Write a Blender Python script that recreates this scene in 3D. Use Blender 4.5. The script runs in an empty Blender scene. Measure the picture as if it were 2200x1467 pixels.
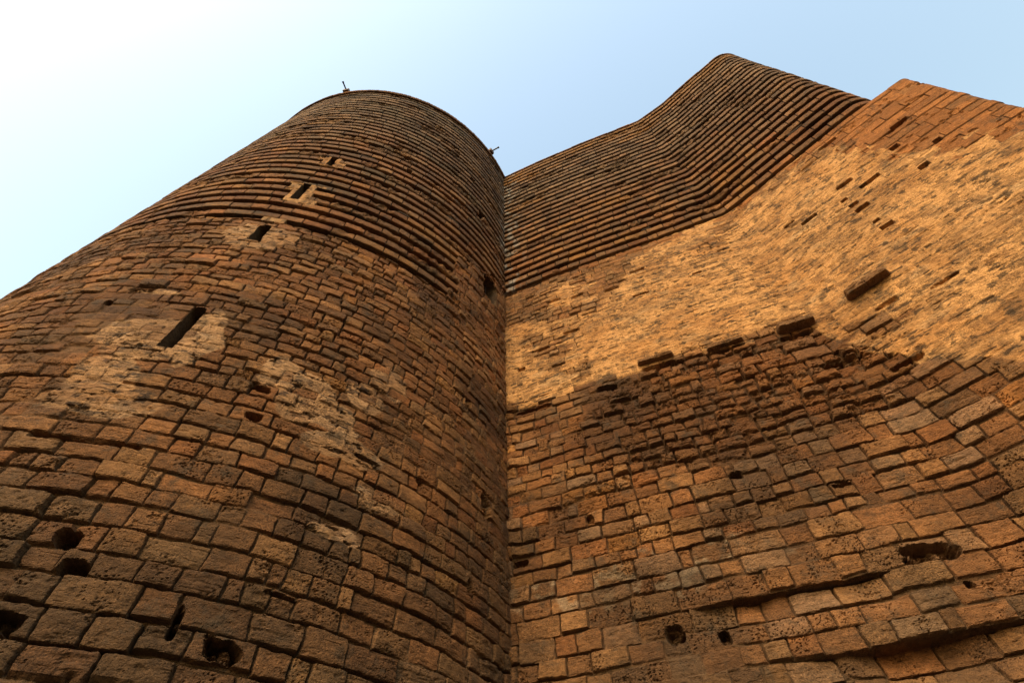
import bpy, math, numpy as np
from mathutils import Matrix, Vector
rad = math.radians
S = bpy.context.scene
EYE = 1.6                                   # height of the lens above the ground

# ------------------------------------------------------------------ camera
TH = rad(54.383)
F = Vector((0, math.cos(TH), math.sin(TH))); U = Vector((0, -math.sin(TH), math.cos(TH))); X = Vector((1, 0, 0))
ro = math.atan2(17.0, 773.5); iux, iuy = -math.sin(ro), math.cos(ro)
ex = X * iuy + U * iux; ey = X * (-iux) + U * iuy
cd = bpy.data.cameras.new('camera'); cam = bpy.data.objects.new('camera', cd); S.collection.objects.link(cam)
m = Matrix((ex, ey, -F)).transposed().to_4x4(); m.translation = Vector((0, 0, EYE)); cam.matrix_world = m
cd.sensor_width = 36; cd.lens = 36 * 1080 / 2200; cd.clip_start = .05; cd.clip_end = 6000
S.camera = cam

# ------------------------------------------------------------------ light
SUN_AZ, SUN_EL = rad(-151), rad(38)
w = bpy.data.worlds.new('World'); S.world = w; w.use_nodes = True
nt = w.node_tree; bg = nt.nodes['Background']
sky = nt.nodes.new('ShaderNodeTexSky'); sky.sky_type = 'NISHITA'; sky.sun_disc = False
sky.sun_elevation = SUN_EL; sky.sun_rotation = SUN_AZ
sky.air_density = 2.6; sky.dust_density = 5; sky.ozone_density = 1; sky.altitude = 0
nt.links.new(sky.outputs[0], bg.inputs[0]); bg.inputs[1].default_value = .15
sd = bpy.data.lights.new('sun', 'SUN'); sun = bpy.data.objects.new('sun', sd); S.collection.objects.link(sun)
sd.energy = .42; sd.angle = rad(34); sd.color = (1, .84, .64)
tosun = Vector((math.sin(SUN_AZ) * math.cos(SUN_EL), math.cos(SUN_AZ) * math.cos(SUN_EL), math.sin(SUN_EL)))
sun.rotation_euler = (-tosun).to_track_quat('-Z', 'Y').to_euler(); sun.location = tosun * 60
S.view_settings.view_transform = 'Standard'; S.view_settings.look = 'None'
S.view_settings.exposure = 1.12; S.view_settings.gamma = 1

# ------------------------------------------------------------------ noise toolkit (numpy)
rng = np.random.default_rng(7)
TAB = rng.random((256, 256)).astype(np.float32)
TABf = TAB.ravel()
f32 = np.float32
def vnoise(x, y):
    xi = np.floor(x); yi = np.floor(y); fx = (x - xi).astype(f32); fy = (y - yi).astype(f32)
    xi = xi.astype(np.int32) & 255; yi = yi.astype(np.int32) & 255
    x1 = (xi + 1) & 255; y1 = (yi + 1) & 255
    fx = fx * fx * (3 - 2 * fx); fy = fy * fy * (3 - 2 * fy)
    a = TABf[yi * 256 + xi]; b = TABf[yi * 256 + x1]; c = TABf[y1 * 256 + xi]; d = TABf[y1 * 256 + x1]
    t = a + (b - a) * fx; u = c + (d - c) * fx
    return t + (u - t) * fy
def fbm(x, y, o=4, g=.5):
    r = 0; a = 1; n = 0; ox = 3.1; oy = 7.7
    for i in range(o):
        r = r + a * vnoise(x + ox, y + oy); n += a; a *= g
        x, y = (x * 1.62 + y * 1.2), (y * 1.62 - x * 1.2); ox += 17.3; oy += 29.1
    return r / n - .5                                 # about -0.35 .. 0.35
def fbma(x, y, o=4, g=.55):                           # keeps its stretch: for bedding lines
    r = 0; a = 1; n = 0; k = 0
    for i in range(o):
        r = r + a * vnoise(x + k, y + k * 1.7); n += a; a *= g; x = x * 2.03; y = y * 2.03; k += 31.7
    return r / n - .5
def worley(x, y):
    xi = np.floor(x); yi = np.floor(y); d = np.full(x.shape, 9, f32)
    for i in (-1, 0, 1):
        for j in (-1, 0, 1):
            cx = (xi + i).astype(np.int32) & 255; cy = (yi + j).astype(np.int32) & 255
            px = xi + i + TABf[cy * 256 + cx]; py = yi + j + TABf[cx * 256 + cy]
            d = np.minimum(d, ((px - x) ** 2 + (py - y) ** 2).astype(f32))
    return np.sqrt(d)
def sst(a, b, x):
    t = np.clip((x - a) / (b - a), 0, 1); return t * t * (3 - 2 * t)
def lerp(a, b, t): return a + (b - a) * t
def mixc(a, b, t): return a + (np.asarray(b, f32) - a) * t[..., None]
def blob(s, z, s0, z0, rs, rz, wob=.35):
    """soft mask: 1 inside an irregular ellipse"""
    q = np.sqrt(((s - s0) / rs) ** 2 + ((z - z0) / rz) ** 2) + wob * 2 * fbm(s * 2.3 + s0, z * 2.3 + z0, 3)
    return 1 - sst(.75, 1.1, q)
def hole(s, z, s0, z0, rs, rz):
    """robbed stone: roughly rectangular, torn outline"""
    n = .45 * fbm(s * 4.3 + s0, z * 5.1 + z0, 4); n2 = .45 * fbm(s * 4.9 + z0, z * 4.1 + s0, 4)
    q = (np.abs((s - s0) / rs + n) ** 3.2 + np.abs((z - z0) / rz + n2 + .15 * (s - s0) / rs) ** 3.2) ** (1 / 3.2)
    q = q * 1.1 + .6 * fbm(s * 11, z * 13 + s0, 4)
    return (1 - sst(.82, 1.06, q)) * (.75 + 1.5 * fbm(s * 7, z * 11 + s0, 4))
def rect(s, z, a, b, c, d, e=.02):
    return sst(a - e, a + e, s) * (1 - sst(b - e, b + e, s)) * sst(c - e, c + e, z) * (1 - sst(d - e, d + e, z))

# ------------------------------------------------------------------ courses of stone
def masonry(Sg, Zg, rows, wmin, wmax, seed, wav=.05, step=.045, rough=.03, rc=.05):
    """rows: course boundaries.  Returns edge distance, local v, stone random numbers (n,4)"""
    r = np.random.default_rng(seed)
    sh = Sg.shape
    s = Sg.ravel(); z = Zg.ravel()
    s = s + rough * 1.6 * fbm(s * 3.1, z * 3.1, 3); 
    zz = z + wav * 2 * fbm(s * .25 + seed, z * .12, 2) + rough * 1.4 * fbm(s * 2.9 + 9, z * 2.9, 3)
    # the beds step a little from stone to stone
    cell = np.floor(s / .9 + 3 * r.random()).astype(np.int32)
    band = np.searchsorted(rows, zz)
    key = TABf[((cell & 255) * 256 + ((band * 7 + seed) & 255))]
    zz2 = zz + step * (key - .5) * 0
    idx = np.clip(np.searchsorted(rows, zz2) - 1, 0, len(rows) - 2)
    order = np.argsort(idx, kind='stable'); io = idx[order]
    starts = np.searchsorted(io, np.arange(len(rows)))
    dist = np.zeros(s.shape, f32); vloc = np.zeros(s.shape, f32); uloc = np.zeros(s.shape, f32)
    rnd = np.zeros((s.size, 6), f32)
    smax = float(s.max()) + 3; smin = float(s.min()) - 2
    for k in range(len(rows) - 1):
        a, b = starts[k], starts[k + 1]
        if a == b: continue
        sel = order[a:b]; hh = rows[k + 1] - rows[k]
        sc = float(np.clip(hh / .38, .62, 1.25))
        n = int((smax - smin) / (wmin * sc)) + 4
        ww = (wmin + (wmax - wmin) * r.random(n) ** 1.3) * sc
        small = r.random(n) < .09; ww[small] = wmin * (.45 + .3 * r.random(small.sum()))
        bd = smin - r.random() + np.cumsum(ww)
        slant = (r.random(n + 1) - .5) * .12
        q = np.clip(np.searchsorted(bd, s[sel]), 1, n - 1)
        R = r.random((n, 6)).astype(f32)
        # each stone is a little lower or higher than its course
        lo = rows[k] + (r.random(n) - .5) * step; hi = rows[k + 1] + (r.random(n) - .5) * step * .6
        v = zz2[sel] - lo[q]; vt = hi[q] - zz2[sel]; tv = zz2[sel] - rows[k]
        u0 = s[sel] - (bd[q - 1] + slant[q - 1] * tv); u1 = (bd[q] + slant[q] * tv) - s[sel]
        dx = np.minimum(u0, u1) + .005; dy = np.minimum(v, vt)
        rr = rc * (.5 + R[q, 4])
        d = np.minimum(dx, dy)
        cor = (dx < rr) & (dy < rr)
        d = np.where(cor, rr - np.hypot(np.maximum(rr - dx, 0), np.maximum(rr - dy, 0)), d)
        dist[sel] = d; vloc[sel] = tv / hh - .5; uloc[sel] = (u0 - u1) / (u0 + u1 + 1e-6) * .5
        rnd[sel] = R[q]
    uloc = np.clip(uloc, -.5, .5); vloc = np.clip(vloc, -.5, .5); dist = np.clip(dist, -.05, 2)
    return dist.reshape(sh), uloc.reshape(sh), vloc.reshape(sh), rnd.reshape(sh + (6,))

def course_list(z0, z1, fn, seed):
    r = np.random.default_rng(seed); out = [z0]
    while out[-1] < z1: out.append(out[-1] + fn(out[-1], r))
    return np.array(out)

# stone albedos (linear)
C_BROWN = (.125, .056, .021); C_TAN = (.165, .085, .034); C_RED = (.135, .052, .017); C_GREY = (.095, .058, .030)
C_OCHRE = (.23, .105, .026); C_PALE = (.30, .20, .105); C_DARK = (.030, .019, .011); C_PLAS = (.465, .243, .090)
C_PLAS2 = (.34, .155, .048); C_ASH = (.235, .092, .026); C_MORT = (.055, .028, .012)
def stone_colour(R, s, z, k=1.15):
    col = np.zeros(R.shape[:-1] + (3,), f32); col[:] = C_BROWN
    col = mixc(col, C_TAN, sst(.35, .9, R[..., 0]) * .8)
    col = mixc(col, C_RED, sst(.70, .95, R[..., 1]) * .65)
    col = mixc(col, C_GREY, sst(.62, .9, R[..., 2]) * .5)
    col = mixc(col, C_OCHRE, sst(.90, .99, R[..., 3]) * .4)
    col = col * (1 + .5 * (R[..., 5] - .5))[..., None]
    n = fbm(s * 1.1, z * 1.1, 4)
    col = col * (1 + 1.1 * n)[..., None]
    n2 = fbma(s * 3.5, z * 11, 3)
    col = col * (1 + .55 * n2)[..., None]
    return col * k * np.array((1.0, .93, .84), f32)

def stone_faces(Sg, Zg, D, u, v, R, ero, joint=.006, edge=.018, jdepth=.13, fill=None, rel=1.):
    """height field of a coursed wall.  ero 0..1: how weathered"""
    e = np.clip(ero * (.45 + 1.1 * R[..., 2]), 0, 1)
    wob = .022 * fbm(Sg * 9, Zg * 9, 3) + .03 * e * fbm(Sg * 4, Zg * 7, 3)
    d = D + wob * (1 + e)
    jw = joint + .010 * e * e
    p = sst(jw - .004, jw + .012 + edge * (.35 + .9 * e), d)
    jd = jdepth * (.75 + .8 * fbm(Sg * .9 + 40, Zg * .9, 3) + .55 * e)
    if fill is not None: jd = jd * (1 - fill)
    off = rel * (R[..., 0] - .5) * .065 + (R[..., 1] - .5) * u * .06 + (R[..., 3] - .5) * v * .05
    off = off - sst(.93, .97, R[..., 5]) * (.02 + .07 * e)               # a few robbed or rotten stones
    off = off + sst(.93, .99, R[..., 4]) * .04
    strata = fbma(Sg * 1.6, Zg * 13, 4); strata = np.abs(strata) * 2
    face = .028 * fbm(Sg * 3.2, Zg * 3.6, 5) + .010 * fbm(Sg * 17, Zg * 19, 3)
    face = face - e * .05 * sst(.1, .8, strata) * (.4 + R[..., 1])
    cav = fbm(Sg * 5.5 + 77, Zg * 8 + 3, 4)
    face = face - e * .08 * sst(.08, .26, cav)
    wx = .5 * fbm(Sg * 7, Zg * 7, 2); pit = worley(Sg * 15 + wx * 3, Zg * 21 + wx * 2); pm = sst(.0, .16, fbm(Sg * 2.3 + 5, Zg * 2.8, 4) + .16 * (R[..., 3] - .5))
    pr_ = .10 + .55 * np.maximum(fbm(Sg * 9 + 3, Zg * 9, 3), -.1)
    face = face - .034 * (1 - sst(pr_ * .5, pr_ + .08, pit)) * (pm + .5 * e)
    face = face - .022 * sst(.17, .24, fbm(Sg * 6.5 + 31, Zg * 10, 4)) * (.15 + pm) - .010 * sst(.19, .24, fbma(Sg * 3 + 5, Zg * 22, 3))
    bulge = .03 * (1 - (2 * u) ** 4) * (1 - (2 * v) ** 4)
    h = -jd * (1 - p) + p * (off + face * (.55 + .45 * rel) + bulge * (.25 + e)) - .015
    return h, p, e, pm

# ------------------------------------------------------------------ mesh from a grid
def link(name, me, mat, parent):
    o = bpy.data.objects.new(name, me); S.collection.objects.link(o)
    if mat: me.materials.append(mat)
    if parent: o.parent = parent
    return o
def grid_mesh(name, P, C, mat, parent, keep=None, flip=False):
    nz, ns = P.shape[:2]
    i = np.arange(nz * ns, dtype=np.int32).reshape(nz, ns)
    q = np.stack([i[:-1, :-1], i[:-1, 1:], i[1:, 1:], i[1:, :-1]], -1)
    if keep is not None: q = q[keep]
    q = q.reshape(-1, 4)
    if flip: q = q[:, ::-1]
    me = bpy.data.meshes.new(name)
    me.vertices.add(nz * ns); me.vertices.foreach_set('co', P.astype(f32).ravel())
    n = len(q); me.loops.add(n * 4); me.loops.foreach_set('vertex_index', q.astype(np.int32).ravel())
    me.polygons.add(n); me.polygons.foreach_set('loop_start', np.arange(0, n * 4, 4, dtype=np.int32))
    if C is not None:
        a = me.color_attributes.new('stone', 'FLOAT_COLOR', 'POINT')
        c = np.ones((nz * ns, 4), f32); c[:, :3] = np.clip(C, .004, .9).reshape(-1, 3)
        a.data.foreach_set('color', c.ravel())
    me.update(calc_edges=True)
    me.polygons.foreach_set('use_smooth', np.zeros(n, bool))
    return link(name, me, mat, parent)

# ------------------------------------------------------------------ materials
def stone_material(name, use_attr=True, base=(.2, .1, .04), bump=.8, sc=1.0):
    mt = bpy.data.materials.new(name); mt.use_nodes = True; t = mt.node_tree; N = t.nodes; L = t.links
    b = N['Principled BSDF']; b.inputs['Roughness'].default_value = .92; b.inputs['Specular IOR Level'].default_value = .18
    tc = N.new('ShaderNodeTexCoord')
    if use_attr:
        at = N.new('ShaderNodeAttribute'); at.attribute_name = 'stone'; colsock = at.outputs['Color']
    else:
        rgb = N.new('ShaderNodeRGB'); rgb.outputs[0].default_value = (*base, 1); colsock = rgb.outputs[0]
    def noise(scale, det=5, rough=.6, stretch=(1, 1, 1)):
        mp = N.new('ShaderNodeMapping'); mp.inputs['Scale'].default_value = stretch; L.new(tc.outputs['Object'], mp.inputs[0])
        n = N.new('ShaderNodeTexNoise'); n.inputs['Scale'].default_value = scale; n.inputs['Detail'].default_value = det; n.inputs['Roughness'].default_value = rough
        L.new(mp.outputs[0], n.inputs['Vector']); return n
    def ramp(sock, a, b_, lo, hi):
        mr = N.new('ShaderNodeMapRange'); mr.inputs[1].default_value = a; mr.inputs[2].default_value = b_; mr.inputs[3].default_value = lo; mr.inputs[4].default_value = hi
        L.new(sock, mr.inputs[0]); return mr.outputs[0]
    def mul(c, f):
        mx = N.new('ShaderNodeVectorMath'); mx.operation = 'SCALE'; L.new(c, mx.inputs[0]); L.new(f, mx.inputs['Scale']); return mx.outputs[0]
    n1 = noise(9 * sc, 8, .68, (1, 1, 2.2)); n2 = noise(42 * sc, 6, .7)
    c = mul(colsock, ramp(n1.outputs['Fac'], .3, .7, .55, 1.45))
    n5 = noise(1.7 * sc, 3, .6); amt = ramp(n5.outputs['Fac'], .40, .62, .12, 1.0)
    g2 = ramp(n2.outputs['Fac'], .36, .62, .38, 1.36)
    mg = N.new('ShaderNodeMix'); mg.data_type = 'FLOAT'; L.new(amt, mg.inputs['Factor']); mg.inputs['A'].default_value = 1.0; L.new(g2, mg.inputs['B'])
    c = mul(c, mg.outputs['Result'])
    # crusts of dark lichen with an outline of their own
    n3 = noise(2.3 * sc, 9, .72); crust = ramp(n3.outputs['Fac'], .54, .65, 0, .62)
    mx = N.new('ShaderNodeMix'); mx.data_type = 'RGBA'; L.new(crust, mx.inputs['Factor']); L.new(c, mx.inputs['A']); mx.inputs['B'].default_value = (.045, .034, .022, 1)
    L.new(mx.outputs['Result'], b.inputs['Base Color'])
    vo = N.new('ShaderNodeTexVoronoi'); vo.inputs['Scale'].default_value = 30 * sc; L.new(tc.outputs['Object'], vo.inputs['Vector'])
    pit = ramp(vo.outputs['Distance'], .12, .4, -.5, 0)
    ad = N.new('ShaderNodeMath'); ad.operation = 'ADD'; L.new(n2.outputs['Fac'], ad.inputs[0]); L.new(pit, ad.inputs[1])
    ad2 = N.new('ShaderNodeMath'); ad2.operation = 'MULTIPLY_ADD'; L.new(n1.outputs['Fac'], ad2.inputs[0]); ad2.inputs[1].default_value = 1.6; L.new(ad.outputs[0], ad2.inputs[2])
    bp = N.new('ShaderNodeBump'); bp.inputs['Strength'].default_value = bump; bp.inputs['Distance'].default_value = .03
    L.new(ad2.outputs[0], bp.inputs['Height']); L.new(bp.outputs[0], b.inputs['Normal'])
    return mt
M_STONE = stone_material('weathered_limestone')
M_JAMB = stone_material('window_jamb_stone', False, (.10, .058, .028), .8)
M_LEDGE = stone_material('dark_ledge_stone', False, (.17, .085, .035), 1.)
M_ROOF = stone_material('roof_paving', False, (.25, .18, .12), .3)
def plain(name, col, rough=.6, metal=0):
    mt = bpy.data.materials.new(name); mt.use_nodes = True; t = mt.node_tree; b = t.nodes['Principled BSDF']
    n = t.nodes.new('ShaderNodeTexNoise'); n.inputs['Scale'].default_value = 14; n.inputs['Detail'].default_value = 6
    r = t.nodes.new('ShaderNodeValToRGB'); r.color_ramp.elements[0].position = .35; r.color_ramp.elements[1].position = .65
    r.color_ramp.elements[0].color = (*[c * .7 for c in col], 1); r.color_ramp.elements[1].color = (*[min(1, c * 1.25) for c in col], 1)
    tc = t.nodes.new('ShaderNodeTexCoord'); t.links.new(tc.outputs['Object'], n.inputs['Vector'])
    t.links.new(n.outputs['Fac'], r.inputs[0]); t.links.new(r.outputs[0], b.inputs['Base Color'])
    b.inputs['Roughness'].default_value = rough; b.inputs['Metallic'].default_value = metal
    return mt
M_METAL = plain('dark_painted_metal', (.035, .028, .026), .5, .6)
M_BOXM = plain('rusty_housing', (.10, .055, .04), .6)
M_WOOD = plain('old_window_board', (.018, .012, .008), .95)
M_GROUND = plain('worn_paving', (.055, .046, .038), .9)

# ------------------------------------------------------------------ ground
me = bpy.data.meshes.new('ground'); g = 2500
me.from_pydata([(-g, -g, 0), (g, -g, 0), (g, g, 0), (-g, g, 0)], [], [(0, 1, 2, 3)]); o = link('ground', me, M_GROUND, None); o['kind'] = 'structure'

# ------------------------------------------------------------------ the tower
C0 = np.array([-7.86, 13.16]); H = 31.28; PITCH = .5275; GAP = .26; RIB0_D = 12.54; RIB0_B = 16.76
root = bpy.data.objects.new('stone_tower', None); S.collection.objects.link(root)
root.location = (C0[0], C0[1], 0)
root['label'] = 'massive brown stone tower of a round drum joined to a curved buttress'; root['category'] = 'tower'
OFF = np.array([C0[0], C0[1], 0.])
def Rz(z): return 8.25 + .006 * (H - z)
def zrows(a, b, dist, k):
    out = [a]
    while out[-1] < b:
        z = out[-1]; out.append(z + max(.011, k * (dist * dist + z * z) / (dist * 512)) if z > 2.2 else z + .05)
    out[-1] = b
    return np.array(out)
def rib_rows(z0, z1):
    """z list with the crisp lower edge of every rib; returns z, phase (0..GAP gap, then rib)"""
    zs = []; ph = []; k = 0
    while z0 + k * PITCH < z1 - .02:
        b = z0 + k * PITCH
        for f_ in (.012, .5, .985): zs.append(b + GAP * f_); ph.append((k, 0, f_))
        for f_ in (0.0, .03, .12, .26, .42, .58, .74, .88, .97): zs.append(b + GAP + (PITCH - GAP) * f_); ph.append((k, 1, f_))
        k += 1
    zs = np.array(zs); ph = np.array(ph); ok = zs <= z1
    return zs[ok], ph[ok]

def rib_field(s, z, ph, seed, flush, soft, zrel):
    """recessed joints between projecting courses.  flush 1 = no recess there"""
    r = np.random.default_rng(seed)
    nz = len(ph); K = int(ph[:, 0].max()) + 1
    h = np.zeros((nz, len(s)), f32); dz = np.zeros_like(h); rn = np.zeros((nz, len(s), 6), f32); jm = np.zeros_like(h)
    for k in range(K):
        w = .34 + .5 * r.random(400); bd = s.min() - 2 - r.random() + np.cumsum(w)
        ss = s
        q = np.searchsorted(bd, ss); dx = np.minimum(ss - bd[q - 1], bd[q] - ss)
        u = (ss - bd[q - 1]) / w[q] - .5
        R = r.random((401, 6)).astype(f32)[q]
        off = (R[:, 0] - .5) * .022 + (R[:, 3] - .5) * u * .03
        lost = ((R[:, 4] > .997)).astype(f32) * sst(0, .03, dx)                     # a fallen stone
        crumble = sst(.10, .26, fbm(ss * .8 + k * 3.1, np.full_like(ss, k * 1.7), 3))
        jlow = (R[:, 1] - .5) * .02 + .016 * fbm(ss * 5, np.full_like(ss, k * 5.3), 3) * (1 + 2 * crumble)
        jup = (R[:, 2] - .5) * .02 + .014 * fbm(ss * 5 + 50, np.full_like(ss, k * 5.3), 3)
        for i in np.where(ph[:, 0] == k)[0]:
            f_ = ph[i, 2]; rn[i] = R
            if ph[i, 1] == 0:
                h[i] = -.36; dz[i] = (jup_prev if k else 0 * jup) * (1 - f_) + jlow * f_; rn[i] = R
            else:
                d = np.minimum(dx, 9); edge = min(f_, 1 - f_) * (PITCH - GAP)
                rnd_ = .012 * (1 - min(1, edge / .025)) * (1 + 2 * crumble)
                jj = 1 - sst(.003, .016, dx)
                jm[i] = jj
                h[i] = off - rnd_ - .07 * jj - .0 * lost - .07 * crumble * (.4 + fbm(ss * 7, np.full_like(ss, z[i] * 9), 3) * 2)
                h[i] += .012 * fbm(ss * 9, np.full_like(ss, z[i] * 9), 3)
                dz[i] = jlow * (1 - f_) + jup * f_
        jup_prev = jup
    return h, dz, rn, jm

# ---------------- drum
PH0, PH1 = -126., -12.
fine = np.radians(np.linspace(PH0, PH1, 1500)); coarse = np.radians(np.arange(PH1 + 2, PH0 + 360 + .1, 2))
phi = np.r_[fine, coarse]; phi[-1] = fine[0] + 2 * np.pi
sD = (phi - math.radians(-118)) * 8.3
def s_of(p): return math.radians(p + 118) * 8.3
def drum_xyz(z, h, dz=0):
    r = Rz(z) + h
    return np.stack([r * np.cos(phi)[None], r * np.sin(phi)[None], np.broadcast_to(z + dz + EYE, r.shape)], -1)   # relative to the root

# openings on the drum: phi centre, half width (m), z0, z1, arched
OPEN = [(-76.9, .135, 7.0, 8.36, 1), (-78.55, .15, 11.33, 12.32, 1), (-78.55, .13, 14.18, 15.62, 0), (-78.3, .11, 17.66, 18.5, 0), (-31.0, .42, 14.72, 16.42, 1)]
def opening_mask(s, z, grow=0):
    m_ = np.zeros(np.broadcast(s, z).shape, bool)
    for pc, hw, a, b, ar in OPEN:
        x = np.abs(s - s_of(pc)); hw_ = hw + grow; top = b + grow
        inside = (x < hw_) & (z > a - grow) & (z < top)
        if ar:
            zc = top - hw_; inside &= ~((z > zc) & (np.hypot(x, z - zc) > hw_))
        m_ |= inside
    return m_

def mortar_look(s, z):
    """lumpy lime mortar smeared over rubble"""
    h = .022 * fbm(s * 2.2, z * 4.5, 5) * 2 + .030 * fbma(s * 3.4 + 11, z * 12, 4)
    D, u, v, R = masonry(s, z, course_list(0, 34, lambda z_, r: .13 + .09 * r.random(), 5), .22, .6, 91, .05, .05, .05, .05)
    h = h - .024 * (1 - sst(.0, .04, D)) * sst(-.12, .1, fbm(s * 1.1, z * 1.1 + 8, 3)) + .014 * (R[..., 1] - .5)
    sp = fbma(s * 4.3 + 60, z * 15, 4)
    sp2 = fbma(s * 5.5 + 20, z * 19, 3)
    spm = np.maximum(sst(.115, .175, sp + .12 * fbm(s * .8, z * .8 + 3, 3)),   .7 * sst(.19, .25, sp2 + .1 * fbm(s * 1.2, z * 1.2, 2)))
    h = h - .045 * spm
    col = np.zeros(s.shape + (3,), f32); col[:] = C_PLAS
    col = mixc(col, C_PLAS2, sst(-.12, .2, fbm(s * .9 + 5, z * 1.6, 4)) * .75)
    col = mixc(col, C_PALE, sst(.08, .3, fbm(s * 1.6 + 25, z * 3.6, 4)) * .5)
    st = sst(.06, .16, fbma(s * 3.1 + 7, z * 8.5, 4) + .14 * (R[..., 0] - .5) + .10 * fbm(s * .5, z * .6, 2))
    col = mixc(col, C_BROWN, st * .45)
    stn = sst(.66, .8, R[..., 2] + .5 * fbm(s * .6 + 3, z * .7, 3)) * sst(.005, .03, D + .02 * fbm(s * 9, z * 9, 3))
    col = mixc(col, np.asarray(C_TAN, f32) * (.75 + .6 * R[..., 4:5]), stn * .62); h = h - .018 * stn
    bl = sst(.05, .25, fbm(s * .7 + 44, z * 1.5, 4) + .02 * s / 4 - .02)
    col = mixc(col, (.20, .098, .036), bl * .45)
    col = mixc(col, C_DARK, spm * .8)
    return h, col

# lower drum wall
zD = zrows(-1.6, RIB0_D, 7.1, .72)
Sg, Zg = np.meshgrid(sD.astype(f32), zD.astype(f32))
rowsD = course_list(-1.8, RIB0_D + .5, lambda z_, r: (.265 + .09 * r.random()) if z_ < 4.4 else (.245 + .08 * r.random() if z_ < 6.5 else .215 + .07 * r.random()), 3)
D, u, v, R = masonry(Sg, Zg, rowsD, .40, .92, 21, rough=.045, rc=.035)
ero = .22 + .9 * fbm(Sg * .22 + 3, Zg * .3, 3) + .15 * sst(-.1, .3, fbm(Sg * .6, Zg * .9 + 7, 3))
ero = np.clip(ero + .14 * (1 - sst(2.5, 5, Zg)), 0, 1) * (1 - .45 * sst(5, 7.5, Zg))
plD = np.zeros_like(Sg)
for pc, zc, rs, rz_ in ((-79.5, 7.2, .95, .75), (-80.5, 6.2, .6, .55), (-78.0, 5.65, .95, .38), (-74.6, 7.4, .45, .8), (-61.5, 6.9, .8, .42), (-57.5, 6.45, 1.0, .38), (-53, 7.2, .5, .4), (-50.5, 8.0, .45, .55), (-64, 7.25, .35, .3), (-53.5, 5.9, .8, .3),
                      (-81.2, 11.75, .42, .62), (-75.8, 11.8, .55, .6), (-78.5, 11.1, .7, .18), (-84, 8.7, .5, .12), (-48, 5.2, .5, .22), (-52, 4.4, .5, .15)):
    plD = np.maximum(plD, blob(Sg, Zg, s_of(pc), zc, rs, rz_))
smoothD = sst(s_of(-46), s_of(-38), Sg) * sst(11.2, 12.2, Zg)
fill = np.clip(.22 + sst(-.05, .2, fbm(Sg * .6 + 30, Zg * .8, 4)) * .68 + .5 * smoothD, 0, .93)
h, p, e, pm = stone_faces(Sg, Zg, D, u, v, R, ero * (1 - smoothD * .8), fill=fill, rel=.55)
col = stone_colour(R, Sg, Zg, 1.5 - .2 * 1)
col = mixc(col, np.asarray(C_MORT, f32) * (1 + 1.6 * fill[..., None]), (1 - p) * .8)
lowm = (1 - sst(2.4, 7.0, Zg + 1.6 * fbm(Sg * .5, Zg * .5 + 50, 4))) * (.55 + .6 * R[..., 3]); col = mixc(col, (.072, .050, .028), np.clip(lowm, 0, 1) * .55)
grime_shade = sst(.0, .26, fbm(Sg * .45 + 70, Zg * .55, 4) + .08 * (1 - sst(2.5, 6.5, Zg)) + .34 * (1 - sst(2.0, 5.2, Zg)) * (1 - sst(s_of(-82), s_of(-55), Sg)) + .10 * (R[..., 4] - .5))  # grime patches, plus dimmer light at lower left painted into the colour
col = mixc(col, C_DARK, grime_shade * .5 * p)
hp, cp = mortar_look(Sg, Zg)
pe = sst(.40, .74, plD * .85 + .55 * fbma(Sg * 1.7, Zg * 5, 4) + .35 * fbm(Sg * 1.4, Zg * 1.6 + 9, 4)); 
keepst = sst(.75, .95, R[..., 1]) * p * .8; pe = pe * (1 - keepst)
h = lerp(h, np.maximum(h, hp - .01), pe); col = col * (1 - pe[..., None]) + (cp * np.array((.74, .80, 1.02), f32)) * pe[..., None]
# robbed stones and deep holes
for pc, zc, rs, rz_, dp in ((-71.8, 3.52, .2, .13, .3), (-69.9, 3.18, .19, .12, .3), (-57.6, 2.62, .27, .16, .28), (-61.4, 2.8, .06, .2, .2), (-71.6, 2.55, .25, .12, .22), (-64.9, 6.55, .22, .09, .22), (-64.0, 5.93, .2, .11, .22),
                       (-54.5, 3.35, .28, .04, .14), (-86, 8.75, .3, .06, .14), (-88, 8.2, .1, .08, .2), (-75.2, 8.9, .28, .04, .12), (-50.5, 5.9, .3, .05, .12), (-43.2, 6.0, .12, .07, .18), (-33, 4.6, .15, .2, .1), (-36, 9, .15, .15, .08), (-30.5, 6.6, .25, .3, .12)):
    h = h - 1.4 * dp * hole(Sg, Zg, s_of(pc), zc, rs * .82, rz_ * .85)
groove = rect(Sg, Zg + .16 * fbm(Sg * 2, Zg * 2, 4), s_of(-81), s_of(-71.5), 4.86, 4.92, .02)
h = h - .3 * groove
far = np.zeros_like(Sg); far[:, 1500:] = 1; h = h * (1 - far)
Pd = drum_xyz(Zg, h)
op = opening_mask(Sg, Zg)
keep = ~(op[:-1, :-1] & op[1:, 1:] & op[:-1, 1:] & op[1:, :-1])
grid_mesh('drum_wall', Pd, col, M_STONE, root, keep)

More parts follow.
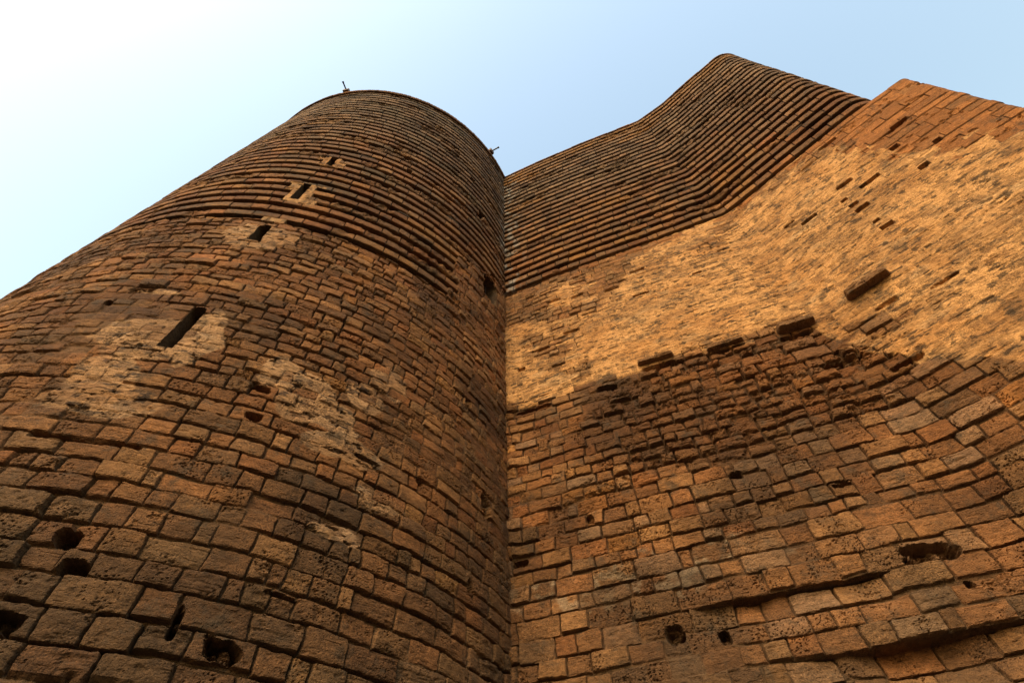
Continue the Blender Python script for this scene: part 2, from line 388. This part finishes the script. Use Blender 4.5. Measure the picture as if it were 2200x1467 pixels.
# ribbed upper drum
TOPR = H - .36
zR, phs = rib_rows(RIB0_D, TOPR)
h, dz, R, jm = rib_field(sD, zR, phs, 11, None, None, None)
Sg, Zg = np.meshgrid(sD.astype(f32), zR.astype(f32))
flush = np.zeros_like(Sg)
def stepped(a, b, c, d, side=.28):
    """a mortared patch whose sides finish course by course"""
    k = np.floor((Zg - RIB0_D) / PITCH + .5)
    j = TABf[(k.astype(np.int32) * 13 & 255) * 256 + 5] - .5; j2 = TABf[(k.astype(np.int32) * 29 & 255) * 256 + 9] - .5
    return ((Sg > a + side * 2 * j) & (Sg < b + side * 2 * j2) & (Zg > c) & (Zg < d)).astype(f32)
pt = np.maximum.reduce([stepped(s_of(-81.5), s_of(-74.9), 14.0, 15.55), stepped(s_of(-81), s_of(-75.6), 17.45, 18.5, .18), stepped(s_of(-81), s_of(-76.4), 12.3, 12.8, .1)])
# plain masonry round the arched window: the joints stop short of the corner
edgeS = np.interp(Zg, [12.3, 13.6, 15, 15.8, 16.3, 17.2, 17.9], [s_of(-42.8), s_of(-43.2), s_of(-42.6), s_of(-40.3), s_of(-34.5), s_of(-28), s_of(-23)])
kk = np.floor((Zg - RIB0_D) / PITCH); ej = (TABf[(kk.astype(np.int32) * 17 & 255) * 256 + 3] - .5) * .5
plain_m = ((Sg > edgeS + ej) & (Zg < 17.8)).astype(f32)
for pc, zc, rs, rz_ in ((-97, 27.6, .7, .3), (-84, 22.2, .5, .25), (-66, 26.4, .45, .22), (-72, 19.6, .4, .2), (-46, 18.2, .35, .5), (-40, 24.6, .4, .4), (-105, 24.2, .6, .3), (-58, 16.0, .35, .22), (-66.6, 14.5, .55, .2)):
    flush = np.maximum(flush, blob(Sg, Zg, s_of(pc), zc, rs, rz_, .3) * .85)
top_band = sst(30.02, 30.03, Zg) * (1 - sst(30.28, 30.29, Zg))
flush = np.maximum.reduce([flush, pt, plain_m, top_band]); flush = flush * (Zg < 30.4)
gapm = (phs[:, 1] == 0)[:, None]
h = np.where(gapm, h * (1 - flush), h)
hm, cm = mortar_look(Sg, Zg)
Dm, um, vm, Rm = masonry(Sg, Zg, course_list(12, 32, lambda z_, r: .26 + .06 * r.random(), 9), .35, .8, 23, .02)
hpl, ppl, epl, _ = stone_faces(Sg, Zg, Dm, um, vm, Rm, np.full_like(Sg, .25), fill=np.full_like(Sg, .35))
h = lerp(h, hm * .6 - .01, pt); h = np.where(plain_m > .5, hpl, h)
for pc, zc, rs, rz_, dp in ((-49.6, 25.8, .15, .22, .35), (-60.9, 19.7, .09, .13, .3), (-41.8, 23.8, .13, .2, .3), (-36.6, 20.7, .12, .3, .3)):
    h = h - dp * rect(Sg, Zg, s_of(pc) - rs, s_of(pc) + rs, zc - rz_, zc + rz_, .03)
col = stone_colour(R, Sg, Zg)
upper = sst(15, 27, Zg + 4 * fbm(Sg * .3, Zg * .3, 2))
grey = np.array((.115, .082, .052), f32) * (1 + .8 * (R[..., 5:6] - .5)) * (1 + .9 * fbm(Sg * 1.2, Zg * 1.5, 3))[..., None]
col = col * (1 - .62 * upper[..., None]) + grey * 1.1 * .62 * upper[..., None]
col = mixc(col, C_OCHRE, sst(.16, .30, fbm(Sg * .45 + 12, Zg * .8, 3)) * .55)
col = mixc(col, (.06, .052, .028), sst(.08, .26, fbm(Sg * .5 + 90, Zg * .9, 3)) * .4)
col = mixc(col, (.27, .25, .22), sst(s_of(-30), s_of(-23), Sg) * sst(.0, .2, fbm(Sg * 3, Zg * 2.5, 3)) * sst(16, 18, Zg) * .8)
col = mixc(col, C_DARK, jm * .6)
col = np.where(gapm[..., None], np.asarray(C_MORT, f32) * .45, col)  # recess shade painted in: mortar colour darkened between the ribs
col = col * (1 - pt[..., None]) + cm * .85 * pt[..., None]
cpl = mixc(stone_colour(Rm, Sg, Zg), C_MORT, (1 - ppl) * .7); col = np.where(plain_m[..., None] > .5, cpl, col)
h[:, 1500:] *= (h[:, 1500:] < -.33)
op = opening_mask(Sg, Zg)
keep = ~(op[:-1, :-1] & op[1:, 1:] & op[:-1, 1:] & op[1:, :-1])
grid_mesh('ribbed_courses', drum_xyz(Zg, h, dz), col, M_STONE, root, keep)

# rim coping of the drum: bricks on end
def rim_profile(n):
    return [(-.35, 0.), (.08, .0), (.10, .03), (.105, .15), (.10, .30), (.07, .36), (-.1, .37), (-1.2, .375)]
pr = rim_profile(0)
ss = sD; r_ = np.random.default_rng(4); bd = ss.min() - .5 + np.cumsum(.18 + .07 * r_.random(700)); q = np.searchsorted(bd, ss); dx = np.minimum(ss - bd[q - 1], bd[q] - ss)
RR = r_.random((701, 6)).astype(f32)[q]
Pc = []; Cc = []
for i, (dr, dz_) in enumerate(pr):
    j = (1 - sst(.0, .02, dx)) * .03 * (1 if 1 <= i <= 5 else 0) + (RR[:, 0] - .5) * .014
    rr_ = Rz(H) + dr - j
    zz_ = np.full_like(rr_, TOPR + dz_ + EYE) + (RR[:, 1] - .5) * .012 * (i > 3) + .02 * fbm(ss * .7, ss * 0, 2) * (i > 2)
    Pc.append(np.stack([rr_ * np.cos(phi), rr_ * np.sin(phi), zz_], -1))
    c = stone_colour(RR, ss, np.full_like(ss, i * .2)) * .75
    c = mixc(c, C_PALE, (1 - sst(.0, .03, dx)) * .5 * sst(-.1, .2, fbm(ss * .5, ss * 0 + 4, 2)))
    Cc.append(c)
Pc = np.array(Pc); Cc = np.array(Cc)
grid_mesh('rim_coping', Pc, Cc, M_STONE, root)
# roof of the drum
def ngon(name, pts, z, mat):
    me = bpy.data.meshes.new(name); me.from_pydata([(x, y, z) for x, y in pts], [], [tuple(range(len(pts)))]); return link(name, me, mat, root)
ngon('roof', [(7.4 * math.cos(a), 7.4 * math.sin(a)) for a in np.linspace(0, 2 * math.pi, 60, endpoint=False)], TOPR + .3 + EYE, M_ROOF)

# ---------------- buttress
OUT = np.array([(-1.5, 10.4), (-.22, 9.85), (1.73, 9.0), (3.45, 8.35), (5.1, 7.74), (6.65, 7.13), (7.55, 6.8), (8.1, 6.26), (8.75, 5.6), (9.4, 4.95), (10.45, 3.9), (11.2, 3.2), (12.05, 2.5)])
SEG = np.r_[0, np.cumsum(np.hypot(*np.diff(OUT, axis=0).T))]
def smooth_line(s_, sig):
    t = np.arange(-3, 22, .02); ext = np.empty((len(t), 2))
    for k in (0, 1):
        c = np.interp(t, SEG, OUT[:, k])
        d0 = (OUT[1, k] - OUT[0, k]) / (SEG[1] - SEG[0]); d1 = (OUT[-1, k] - OUT[-2, k]) / (SEG[-1] - SEG[-2])
        c = np.where(t < 0, OUT[0, k] + d0 * t, c); c = np.where(t > SEG[-1], OUT[-1, k] + d1 * (t - SEG[-1]), c)
        g_ = np.exp(-.5 * (np.arange(-60, 61) * .02 / sig) ** 2); g_ /= g_.sum()
        cc = np.convolve(np.pad(c, 60, mode='reflect', reflect_type='odd'), g_, 'valid'); ext[:, k] = cc
    return np.stack([np.interp(s_, t, ext[:, k]) for k in (0, 1)], -1)
OUT_T = np.array([(-1.5, 10.4), (-.22, 9.85), (1.66, 9.04), (4.43, 7.93), (6.65, 7.13), (7.62, 6.77), (8.85, 5.92), (10, 4.86), (11.0, 4.0), (12.0, 3.12)])
def top_line(n):
    sg = np.r_[0, np.cumsum(np.hypot(*np.diff(OUT_T, axis=0).T))]; t_end = sg[8] + .45
    t = np.linspace(.9, t_end, n); g_ = np.exp(-.5 * (np.arange(-30, 31) * (t[1] - t[0]) / .05) ** 2); g_ /= g_.sum()
    return np.stack([np.convolve(np.pad(np.interp(t, sg, OUT_T[:, k]), 30, mode='reflect', reflect_type='odd'), g_, 'valid') for k in (0, 1)], -1)
def finish_line(front, back):
    L = np.concatenate([front, back]); 
    d = np.gradient(L, axis=0); d /= np.hypot(d[:, 0], d[:, 1])[:, None] + 1e-9
    n = np.stack([d[:, 1], -d[:, 0]], -1)
    s_ = np.r_[0, np.cumsum(np.hypot(*np.diff(L, axis=0).T))]
    return L, n, s_
def arc(c, r, a0, a1, n):
    a = np.radians(np.linspace(a0, a1, n)); return np.stack([c[0] + r * np.cos(a), c[1] + r * np.sin(a)], -1)
back_tail = np.array([(12.2, 5.2), (10.5, 8.0), (7.5, 11.5), (4, 14.2), (-1, 16)])
# lower part ends in a tight dressed corner
s1 = np.arange(.9, 15.72, .0125); fl = smooth_line(s1, .22)
a0 = -131.; cc = np.array(fl[-1]) - .22 * np.array([math.cos(rad(a0)), math.sin(rad(a0))])
low_front = np.concatenate([fl, arc(cc, .22, a0, 8, 26)[1:]])
LL, NL, sL = finish_line(low_front, back_tail); sL = sL + .9
nf = len(low_front)
# upper band ends in a round nose
s2 = np.arange(.9, 14.44, .0125); fu = smooth_line(s2, .09)
d = fu[-1] - fu[-3]; d /= np.hypot(*d); nrm = np.array([d[1], -d[0]]); cu = fu[-1] - .8 * nrm; a0 = math.degrees(math.atan2(nrm[1], nrm[0]))
up_front = np.concatenate([fu, arc(cu, .8, a0, a0 + 150, 200)[1:]])
LU, NU, sU = finish_line(up_front, back_tail); sU = sU + .9
ft = top_line(len(fu)); d = ft[-1] - ft[-3]; d /= np.hypot(*d); nrm = np.array([d[1], -d[0]]); ct = ft[-1] - 1.1 * nrm; a0 = math.degrees(math.atan2(nrm[1], nrm[0]))
LT = np.concatenate([ft, arc(ct, 1.1, a0, a0 + 150, 200)[1:], back_tail])
def but_up(Z, h, dz=0):
    t = np.clip((Z - RIB0_B) / (H - RIB0_B), 0, 1)[..., None] if np.ndim(Z) else (Z - RIB0_B) / (H - RIB0_B)
    L = LU[None] * (1 - t) + LT[None] * t
    x = L[..., 0] + NU[None, :, 0] * h - C0[0]; y = L[..., 1] + NU[None, :, 1] * h - C0[1]
    return np.stack([x, y, np.broadcast_to(Z + dz + EYE, x.shape)], -1)
nfu = len(up_front)
def but_xyz(L, N, Z, h, dz=0):
    x = L[None, :, 0] + N[None, :, 0] * h - C0[0]; y = L[None, :, 1] + N[None, :, 1] * h - C0[1]
    return np.stack([x, y, np.broadcast_to(Z + dz + EYE, x.shape)], -1)

zB = zrows(-1.6, RIB0_B, 8.9, .62)
Sg, Zg = np.meshgrid(sL.astype(f32), zB.astype(f32))
def fit_rows(a, b, h0, h1, seed):
    r = np.random.default_rng(seed); n = max(1, round((b - a) / ((h0 + h1) / 2))); w = h0 + (h1 - h0) * r.random(n); return list(a + np.cumsum(w) * (b - a) / w.sum())
rowsB = np.array([-1.8] + fit_rows(-1.8, 2.3, .36, .44, 1) + fit_rows(2.3, 3.24, .28, .36, 2) + fit_rows(3.24, 4.22, .28, .38, 3) + fit_rows(4.22, 6.5, .27, .40, 4) + fit_rows(6.5, 10.2, .23, .34, 5) + fit_rows(10.2, 17.2, .22, .30, 6))
ws = Sg + .04 * 1.6 * fbm(Sg * 3.1, Zg * 3.1, 3)
Zw = Zg + .10 * fbm(ws * .25 + 33, Zg * .12, 2) + .04 * 1.4 * fbm(ws * 2.9 + 9, Zg * 2.9, 3)      # height measured along the wavy beds
D, u, v, R = masonry(Sg, Zg, rowsB, .40, .92, 33, step=.07, rough=.04, rc=.035)
bord = np.interp(Sg, [1.4, 2.7, 4.2, 5.2, 6.2, 7.9, 9.4, 9.6, 10.1, 10.5, 11.1, 11.6, 16], [10.55, 10.4, 10.2, 10.2, 10.25, 10.15, 10.05, 9.3, 8.5, 7.7, 7.3, 6.6, 6.3])
cellz = Zg + .10 * (R[..., 3] - .5) * 4 + .25 * fbm(Sg * .9, Zg * .9, 3)
pl = sst(-.05, .12, cellz - bord)
# original courses still show through the mortar towards the inner corner
show = .8 * fbm(Sg * .55 + 4, Zg * .8 + 2, 3) + .20 * (1 - sst(1.5, 8, Sg)) * sst(10.8, 13.5, Zg) + .24 * sst(14.2, 16.6, Zg) - .17 + .16 * (R[..., 0] - .5)
show = show + .35 * fbma(Sg * 1.8 + 9, Zg * 6, 4)
pl = pl * (1 - .80 * sst(-.02, .09, show))
ash_b = np.interp(Sg, [12.9, 13.35, 13.9, 14.4, 15.2, 16, 18], [16.9, 14.9, 13.3, 12.2, 11.8, 11.4, 11.0])
ash = sst(-.1, .25, Zg - ash_b + 1.5 * (R[..., 4] - .5) + 1.1 * fbm(Sg * .9, Zg * .9, 3) + .7 * fbma(Sg * 2, Zg * 6, 3)) 
ero = .12 + .55 * blob(Sg, Zg, 6.9, 8.5, 4.4, 1.9, .25) + .25 * sst(9.5, 11, Sg) * (1 - sst(5, 8, Zg)) + .9 * np.maximum(fbm(Sg * .5, Zg * .6 + 5, 3), 0)
ero = ero * (1 - .8 * blob(Sg, Zg, 2.4, 8.2, 2.2, 1.1, .1)) ; ero = np.clip(ero, 0, 1)
fill = np.clip(.15 + sst(-.02, .22, fbm(Sg * .6 + 60, Zg * .7, 4)) * .7 + sst(9.8, 11, Sg) * .45, 0, .92)
h, p, e, pm = stone_faces(Sg, Zg, D, u, v, R, ero, jdepth=.10, fill=fill)
# stones shift in and out more where the face has rotted
h = h + p * (R[..., 5] - .5) * .12 * sst(.35, .8, ero)
col = stone_colour(R, Sg, Zg, 1.22); col = mixc(col, (.23, .14, .08), sst(.80, .97, R[..., 4]) * .45)
rust = blob(Sg, Zg, 6.9, 8.7, 4.6, 1.7, .3); col = mixc(col, (.105, .040, .012), rust * .6)
col = mixc(col, C_MORT, (1 - p) * .8)
pale = blob(Sg, Zg, 4.2, 4.9, 2.6, .5, .4) * sst(.3, .7, R[..., 1]) * sst(-.1, .12, fbm(Sg * 5, Zg * 5, 4)); col = mixc(col, (.24, .175, .11), pale * .7 * p)
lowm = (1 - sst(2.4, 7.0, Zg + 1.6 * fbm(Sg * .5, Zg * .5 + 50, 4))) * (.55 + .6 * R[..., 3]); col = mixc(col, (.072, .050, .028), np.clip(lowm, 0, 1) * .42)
grime_shade = sst(.02, .26, fbm(Sg * .45 + 20, Zg * .55 + 9, 4) + .16 * (1 - sst(2.8, 5.2, Zg)) + .12 * (R[..., 4] - .5))  # patchy dirt; weaker light on the lowest courses is painted in with it
col = mixc(col, C_DARK, grime_shade * .55 * p)
hp, cp = mortar_look(Sg, Zg)
h = lerp(h, np.maximum(hp, h * .25) , pl); col = col * (1 - pl[..., None]) + cp * pl[..., None]
Da, ua, va, Ra = masonry(Sg, Zg, course_list(9, 17.2, lambda z_, r: .22 + .10 * r.random(), 15), .6, 1.5, 55, .01, .03, .008, .012)
pa = sst(.005, .014, Da); ha = -.03 * (1 - pa) + (Ra[..., 0] - .5) * .03 + .008 * fbm(Sg * 5, Zg * 7, 4) - .04 * sst(.22, .3, fbm(Sg * 3, Zg * 6, 3))
ca = np.zeros_like(col); ca[:] = C_ASH; ca = ca * (1 + .45 * (Ra[..., 1:2] - .5)) * (1 + .5 * fbm(Sg * 1.2, Zg * 2, 4))[..., None]
ca = mixc(ca, C_TAN, sst(.8, .95, Ra[..., 2]) * .5); ca = mixc(ca, C_DARK, (1 - pa) * .7)
h = lerp(h, ha, ash); col = col * (1 - ash[..., None]) + ca * ash[..., None]
# putlog slots: single missing courses with straight edges
SL = [(12.29, 12.72, 14.05, .09), (12.62, 13.15, 13.48, .09), (13.8, 14.02, 14.04, .10), (13.67, 13.9, 12.67, .10), (12.08, 12.24, 13.45, .08), (12.09, 12.31, 13.06, .07), (12.08, 12.42, 12.75, .11), (10.66, 10.99, 14.1, .06), (11.03, 11.48, 13.69, .07),
      (12.09, 12.24, 11.99, .06), (12.06, 12.36, 11.62, .10), (14.36, 14.54, 13.18, .09), (14.3, 14.75, 14.86, .10), (5.81, 6.31, 13.75, .08), (4.09, 4.58, 13.62, .06), (7.72, 8.0, 13.87, .06), (1.81, 2.05, 11.98, .09), (12.95, 13.5, 16.3, .06)]
for a, b, zc, hh in SL: h = h - .24 * rect(Sg, Zg, a, b, zc - hh * .72, zc + hh * .72, .010)
for a, b, zc in ((3.0, 3.5, 15.1), (3.9, 4.3, 14.9), (2.3, 2.9, 12.6), (5.0, 5.5, 14.6), (6.0, 6.5, 15.2), (3.4, 3.9, 13.0)): h = h - .12 * rect(Sg, Zg, a, b, zc - .05, zc + .05, .03)
# the torn mortar edge, holes under it
for sc_, zc, rs, rz_, dp in ((5.75, 10.22, .5, .10, .26), (7.4, 10.1, .45, .06, .16), (4.3, 10.0, .3, .09, .2), (9.0, 9.85, .45, .06, .16), (2.2, 10.1, .6, .07, .15), (8.48, 4.33, .42, .17, .24), (8.65, 3.79, .07, .06, .2), (4.41, 3.85, .16, .15, .2), (5.13, 3.68, .1, .13, .16),
                        (6.35, 6.5, .12, .1, .25), (7.95, 5.75, .2, .05, .14), (10.3, 7.9, .35, .1, .15), (9.4, 8.6, .5, .12, .14), (3.3, 6.3, .1, .12, .14), (1.7, 5.75, .2, .1, .14), (10.9, 9.5, .3, .08, .1), (11.9, 9.2, .3, .04, .08)):
    h = h - 1.6 * dp * hole(Sg, Zg, sc_, zc, rs, rz_)
recA = sst(4.55, 5.2, Sg) * (1 - sst(7.3, 8.1, Sg)) * sst(3.6, 4.17, Zw) * (1 - sst(4.205, 4.225, Zw)) * np.clip(1 + 2.2 * fbm(Sg * .9, Zg * .4 + 3, 3), .3, 1.6)
recB = sst(5.6, 6.9, Sg) * (1 - sst(8.9, 9.5, Sg)) * sst(2.4, 3.18, Zw) * (1 - sst(3.225, 3.245, Zw)) * np.clip(1 + 2.2 * fbm(Sg * .9 + 7, Zg * .4, 3), .3, 1.6)
h = h - .19 * recA - .36 * recB
h = h + .10 * (1 - sst(1.0, 5.5, Zg))                                      # the foot spreads a little
h = h + .34 * (1 - sst(1.35, 2.0, Sg)) * np.maximum(fbm(Sg * 2.5, Zg * 1.7, 4) + .1, 0)
h[:, nf:] *= 0
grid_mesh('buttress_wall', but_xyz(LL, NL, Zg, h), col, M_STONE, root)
ngon('buttress_ledge', [tuple(q_) for q_ in np.r_[(LL - C0)[:nf:40], (LL - C0)[nf:]]] , RIB0_B + EYE - .004, M_ROOF)

# ribbed band of the buttress
TOPB = H - .12
zR, phs = rib_rows(RIB0_B, TOPB)
h, dz, R, jm = rib_field(sU, zR, phs, 17, None, None, None)
Sg, Zg = np.meshgrid(sU.astype(f32), zR.astype(f32))
flush = np.zeros_like(Sg)
for sc_, zc, rs, rz_ in ((2.4, 22.6, .5, .25), (3.0, 22.0, .4, .25), (8.6, 25.8, .4, .3), (9.4, 20.2, .35, .25), (5.4, 28.4, .5, .2), (12.5, 22.5, .4, .3), (13.2, 18.6, .5, .2), (7.2, 18.0, .3, .2), (6.3, 30.0, .4, .2), (12.2, 27.5, .4, .3)):
    flush = np.maximum(flush, blob(Sg, Zg, sc_, zc, rs, rz_, .3) * .85)
flush = np.maximum(flush, (Zg > H - .75) * .6)
gapm = (phs[:, 1] == 0)[:, None]
h = np.where(gapm, h * (1 - flush), h)
col = stone_colour(R, Sg, Zg)
upper = sst(17, 26, Zg + 4 * fbm(Sg * .3, Zg * .3, 2))
grey = np.array((.115, .084, .055), f32) * (1 + .8 * (R[..., 5:6] - .5)) * (1 + .9 * fbm(Sg * 1.2, Zg * 1.5, 3))[..., None]
col = col * (1 - .6 * upper[..., None]) + grey * .6 * upper[..., None]
col = mixc(col, C_OCHRE, np.clip(sst(.14, .3, fbm(Sg * .45 + 2, Zg * .8, 3)) * .6 + sst(29.3, 30.3, Zg + fbm(Sg, Zg, 2)) * .5, 0, 1))
col = mixc(col, (.27, .25, .22), (1 - sst(1.6, 2.6, Sg)) * sst(.0, .2, fbm(Sg * 3, Zg * 2.5, 3)) * .8)
col = mixc(col, C_DARK, jm * .6)
col = np.where(gapm[..., None], np.asarray(C_MORT, f32) * .45, col)  # gaps coloured darker than mortar to deepen their shade
h[:, nfu:] *= (h[:, nfu:] < -.33)
grid_mesh('ribbed_courses', but_up(Zg, h, dz), col, M_STONE, root)
# coping slabs
Pc = []; Cc = []
r_ = np.random.default_rng(14); bd = -.5 + np.cumsum(.5 + .4 * r_.random(90)); q = np.searchsorted(bd, sU); dx = np.minimum(sU - bd[q - 1], bd[q] - sU); RR = r_.random((91, 6)).astype(f32)[q]
for i, (dr, dz_) in enumerate([(-.3, 0), (.0, 0), (.02, .02), (.02, .10), (0., .12), (-.6, .125)]):
    j = (1 - sst(.0, .02, dx)) * .03 * (1 if 1 <= i <= 4 else 0) - (RR[:, 0] - .5) * .02
    Pc.append(but_up(np.full((1, len(sU)), TOPB + dz_), (dr - j)[None], (.012 * (RR[:, 1] - .5) + .02 * fbm(sU * .6, sU * 0, 2))[None] * (i > 2))[0])
    c = stone_colour(RR, sU, np.full_like(sU, i * .2)); Cc.append(c)
grid_mesh('buttress_coping', np.array(Pc), np.array(Cc), M_STONE, root)
ngon('buttress_roof', [tuple(q_) for q_ in np.r_[(LT - .35 * NU - C0)[:nfu:40], (LT - .3 * NU - C0)[nfu:]]], TOPB + .1 + EYE, M_ROOF)

# ---------------- windows: the niche behind each opening, a thing's part with its bar or board
def poly_mesh(name, vs, fs, mat, parent):
    me = bpy.data.meshes.new(name); me.from_pydata(vs, [], fs); return link(name, me, mat, parent)
def window(name, pc, hw, a, b, ar, label, depth=.95):
    ph_ = math.radians(pc); rr0 = Rz((a + b) / 2)
    er = np.array([math.cos(ph_), math.sin(ph_), 0]); et = np.array([-math.sin(ph_), math.cos(ph_), 0])
    hw = hw + .012; a -= .012; b += .012
    outl = []
    for z_ in np.linspace(a, b - (hw if ar else 0), 12): outl.append((hw, z_))
    if ar:
        for t in np.linspace(0, math.pi, 14)[1:-1]: outl.append((hw * math.cos(t), b - hw + hw * math.sin(t)))
    else:
        for t in np.linspace(hw, -hw, 5)[1:-1]: outl.append((t, b))
    for z_ in np.linspace(b - (hw if ar else 0), a, 12): outl.append((-hw, z_))
    for t in np.linspace(-hw, hw, 5)[1:-1]: outl.append((t, a))
    r = np.random.default_rng(int(a * 100)); vs = []; nd = 9
    for i in range(nd):
        dp = -.025 - depth * i / (nd - 1)
        for x, z_ in outl:
            jx, jz, jr = (r.random(3) - .5) * .014 * (i > 0)
            k = 1 - .15 * i / (nd - 1)
            p_ = er * (rr0 + dp + jr) + et * (x * k + jx); vs.append((p_[0], p_[1], z_ + jz + EYE))
    n = len(outl); fs = [(i * n + j, i * n + (j + 1) % n, (i + 1) * n + (j + 1) % n, (i + 1) * n + j) for i in range(nd - 1) for j in range(n)]
    fs.append(tuple((nd - 1) * n + j for j in range(n)))
    o = poly_mesh(name, vs, fs, M_JAMB, root)
    if label: o['label'] = label
    return o, er, et, rr0
def bar(name, parent, p0, p1, wx, wy, er, et, mat):
    vs = []
    for p_ in (p0, p1):
        for sx, sy in ((-1, -1), (1, -1), (1, 1), (-1, 1)): vs.append(tuple(p_ + et * sx * wx + er * sy * wy))
    return poly_mesh(name, vs, [(0, 1, 2, 3), (7, 6, 5, 4), (0, 4, 5, 1), (1, 5, 6, 2), (2, 6, 7, 3), (3, 7, 4, 0)], mat, parent)
WL = ['lowest slit window, with a board set inside it', 'slit window just under the lowest rib', 'slit window framed by mortar among the ribs', 'small topmost slit window among the ribs', 'dark arched window near the inner corner']
for k, (pc, hw, a, b, ar) in enumerate(OPEN):
    o, er, et, rr0 = window('arched_window' if k == 4 else 'slit_window', pc, hw, a, b, ar, WL[k], 2.6 if k == 4 else 1.7)
    up = np.array([0, 0, 1.])
    if k == 0:
        bar('window_board', o, er * (rr0 - .34) + et * .02 + up * (a + EYE), er * (rr0 - .34) + et * .02 + up * (a + .98 + EYE), .05, .02, er, et, M_WOOD)
        bar('window_board', o, er * (rr0 - .36) + et * .09 + up * (a + EYE), er * (rr0 - .36) + et * .09 + up * (a + .98 + EYE), .015, .015, er, et, M_WOOD)
    if k == 4:
        bar('window_bar', o, er * (rr0 - .3) + et * -.12 + up * (a + EYE), er * (rr0 - .3) + et * -.12 + up * (b - .1 + EYE), .012, .012, er, et, M_METAL)
        bar('window_bar', o, er * (rr0 - .3) + et * .08 + up * (a + EYE), er * (rr0 - .3) + et * .08 + up * (b - .1 + EYE), .012, .012, er, et, M_METAL)

# ---------------- stones that jut from the buttress
def jut(s_a, s_b, z0, z1, out, seed, mat=M_LEDGE):
    ns_, nr = 44, 18
    sv = np.linspace(s_a, s_b, ns_); c = smooth_line(sv, .28); t = np.gradient(c, axis=0); t /= np.hypot(t[:, 0], t[:, 1])[:, None]; nn = np.stack([t[:, 1], -t[:, 0]], -1)
    vs = np.zeros((ns_, nr, 3)); r = np.random.default_rng(seed); ox = r.random() * 50
    for j in range(nr):
        a = 2 * math.pi * j / nr; ca_, sa_ = math.cos(a), math.sin(a)
        sq = (abs(ca_) ** 9 + abs(sa_) ** 9) ** (-1 / 9)
        for i in range(ns_):
            e_ = min(1, min(i, ns_ - 1 - i) / 2.5) ** .5
            k = (.25 + .75 * e_) * (1 + .5 * float(fbm(np.array([sv[i] * 5 + ox]), np.array([a * 1.3 + ox]), 3)[0]))
            gap = .85 if abs(sv[i] - (s_a + (s_b - s_a) * .48)) < .012 else 1
            hh_ = out * ca_ * sq * k * gap; zz_ = (z0 + z1) / 2 + (z1 - z0) / 2 * sa_ * sq * k * gap
            vs[i, j] = (c[i, 0] + nn[i, 0] * hh_ - C0[0], c[i, 1] + nn[i, 1] * hh_ - C0[1], zz_ + EYE)
    f = [(i * nr + j, (i + 1) * nr + j, (i + 1) * nr + (j + 1) % nr, i * nr + (j + 1) % nr) for i in range(ns_ - 1) for j in range(nr)]
    f += [tuple(range(nr)), tuple((ns_ - 1) * nr + j for j in range(nr))[::-1]]
    return poly_mesh('jutting_stone', [tuple(v_) for v_ in vs.reshape(-1, 3)], f, mat, root)
o = jut(10.42, 11.42, 10.14, 10.33, .24, 1); o['label'] = 'long dark stone jutting alone from the pale mortar'
o = jut(8.66, 9.56, 10.02, 10.2, .26, 2); o['label'] = 'dark jutting stone just above the torn mortar edge'
jut(7.0, 7.9, 10.2, 10.34, .14, 3); jut(5.25, 6.2, 10.42, 10.54, .16, 4)

# ------------------------------------------------------------------ fittings on the drum rim
def fitting(phd, lean, label):
    a = math.radians(phd); R0 = Rz(H) - .02
    e = bpy.data.objects.new('rim_fitting', None); S.collection.objects.link(e)
    e.location = (C0[0] + R0 * math.cos(a), C0[1] + R0 * math.sin(a), H + EYE + .0); e.rotation_euler = (0, 0, a)
    e['label'] = label; e['category'] = 'fitting'; e['group'] = 'small fittings standing on the drum rim'
    b = .17; hgt = .36; c = .03
    ring = lambda z, b_: [(-b_ + c, -b_, z), (b_ - c, -b_, z), (b_, -b_ + c, z), (b_, b_ - c, z), (b_ - c, b_, z), (-b_ + c, b_, z), (-b_, b_ - c, z), (-b_, -b_ + c, z)]
    vs = [(x + .06, y, z) for x, y, z in ring(.01, b * .9) + ring(.05, b) + ring(hgt - .04, b) + ring(hgt, b * .85)]
    fs = [tuple(range(8))[::-1], tuple(range(24, 32))] + [(k * 8 + j, k * 8 + (j + 1) % 8, k * 8 + 8 + (j + 1) % 8, k * 8 + 8 + j) for k in range(3) for j in range(8)]
    poly_mesh('base_block', vs, fs, M_BOXM, e)
    n = 12; p0 = Vector((.2, 0, .2)); p1 = p0 + Vector(lean); d_ = (p1 - p0).normalized(); x_ = d_.orthogonal().normalized(); y_ = d_.cross(x_)
    vs = []
    L_ = (p1 - p0).length
    for t, r_r in ((0, .05), (.08, .05), (.1, .04), (.8, .04), (.82, .055), (1, .055)):
        for j in range(n):
            q_ = p0 + d_ * L_ * t + (x_ * math.cos(2 * math.pi * j / n) + y_ * math.sin(2 * math.pi * j / n)) * r_r; vs.append(tuple(q_))
    fs = [(k * n + j, k * n + (j + 1) % n, k * n + n + (j + 1) % n, k * n + n + j) for k in range(5) for j in range(n)] + [tuple(range(n))[::-1], tuple(range(5 * n, 6 * n))]
    poly_mesh('rod', vs, fs, M_METAL, e)
fitting(-98.2, (.42, -.05, .05), 'left fitting on the drum rim, a rusty block with a short rod pointing outward')
fitting(-34.9, (.46, .08, .05), 'right fitting on the drum rim, a dark block with a rod, near the inner corner')
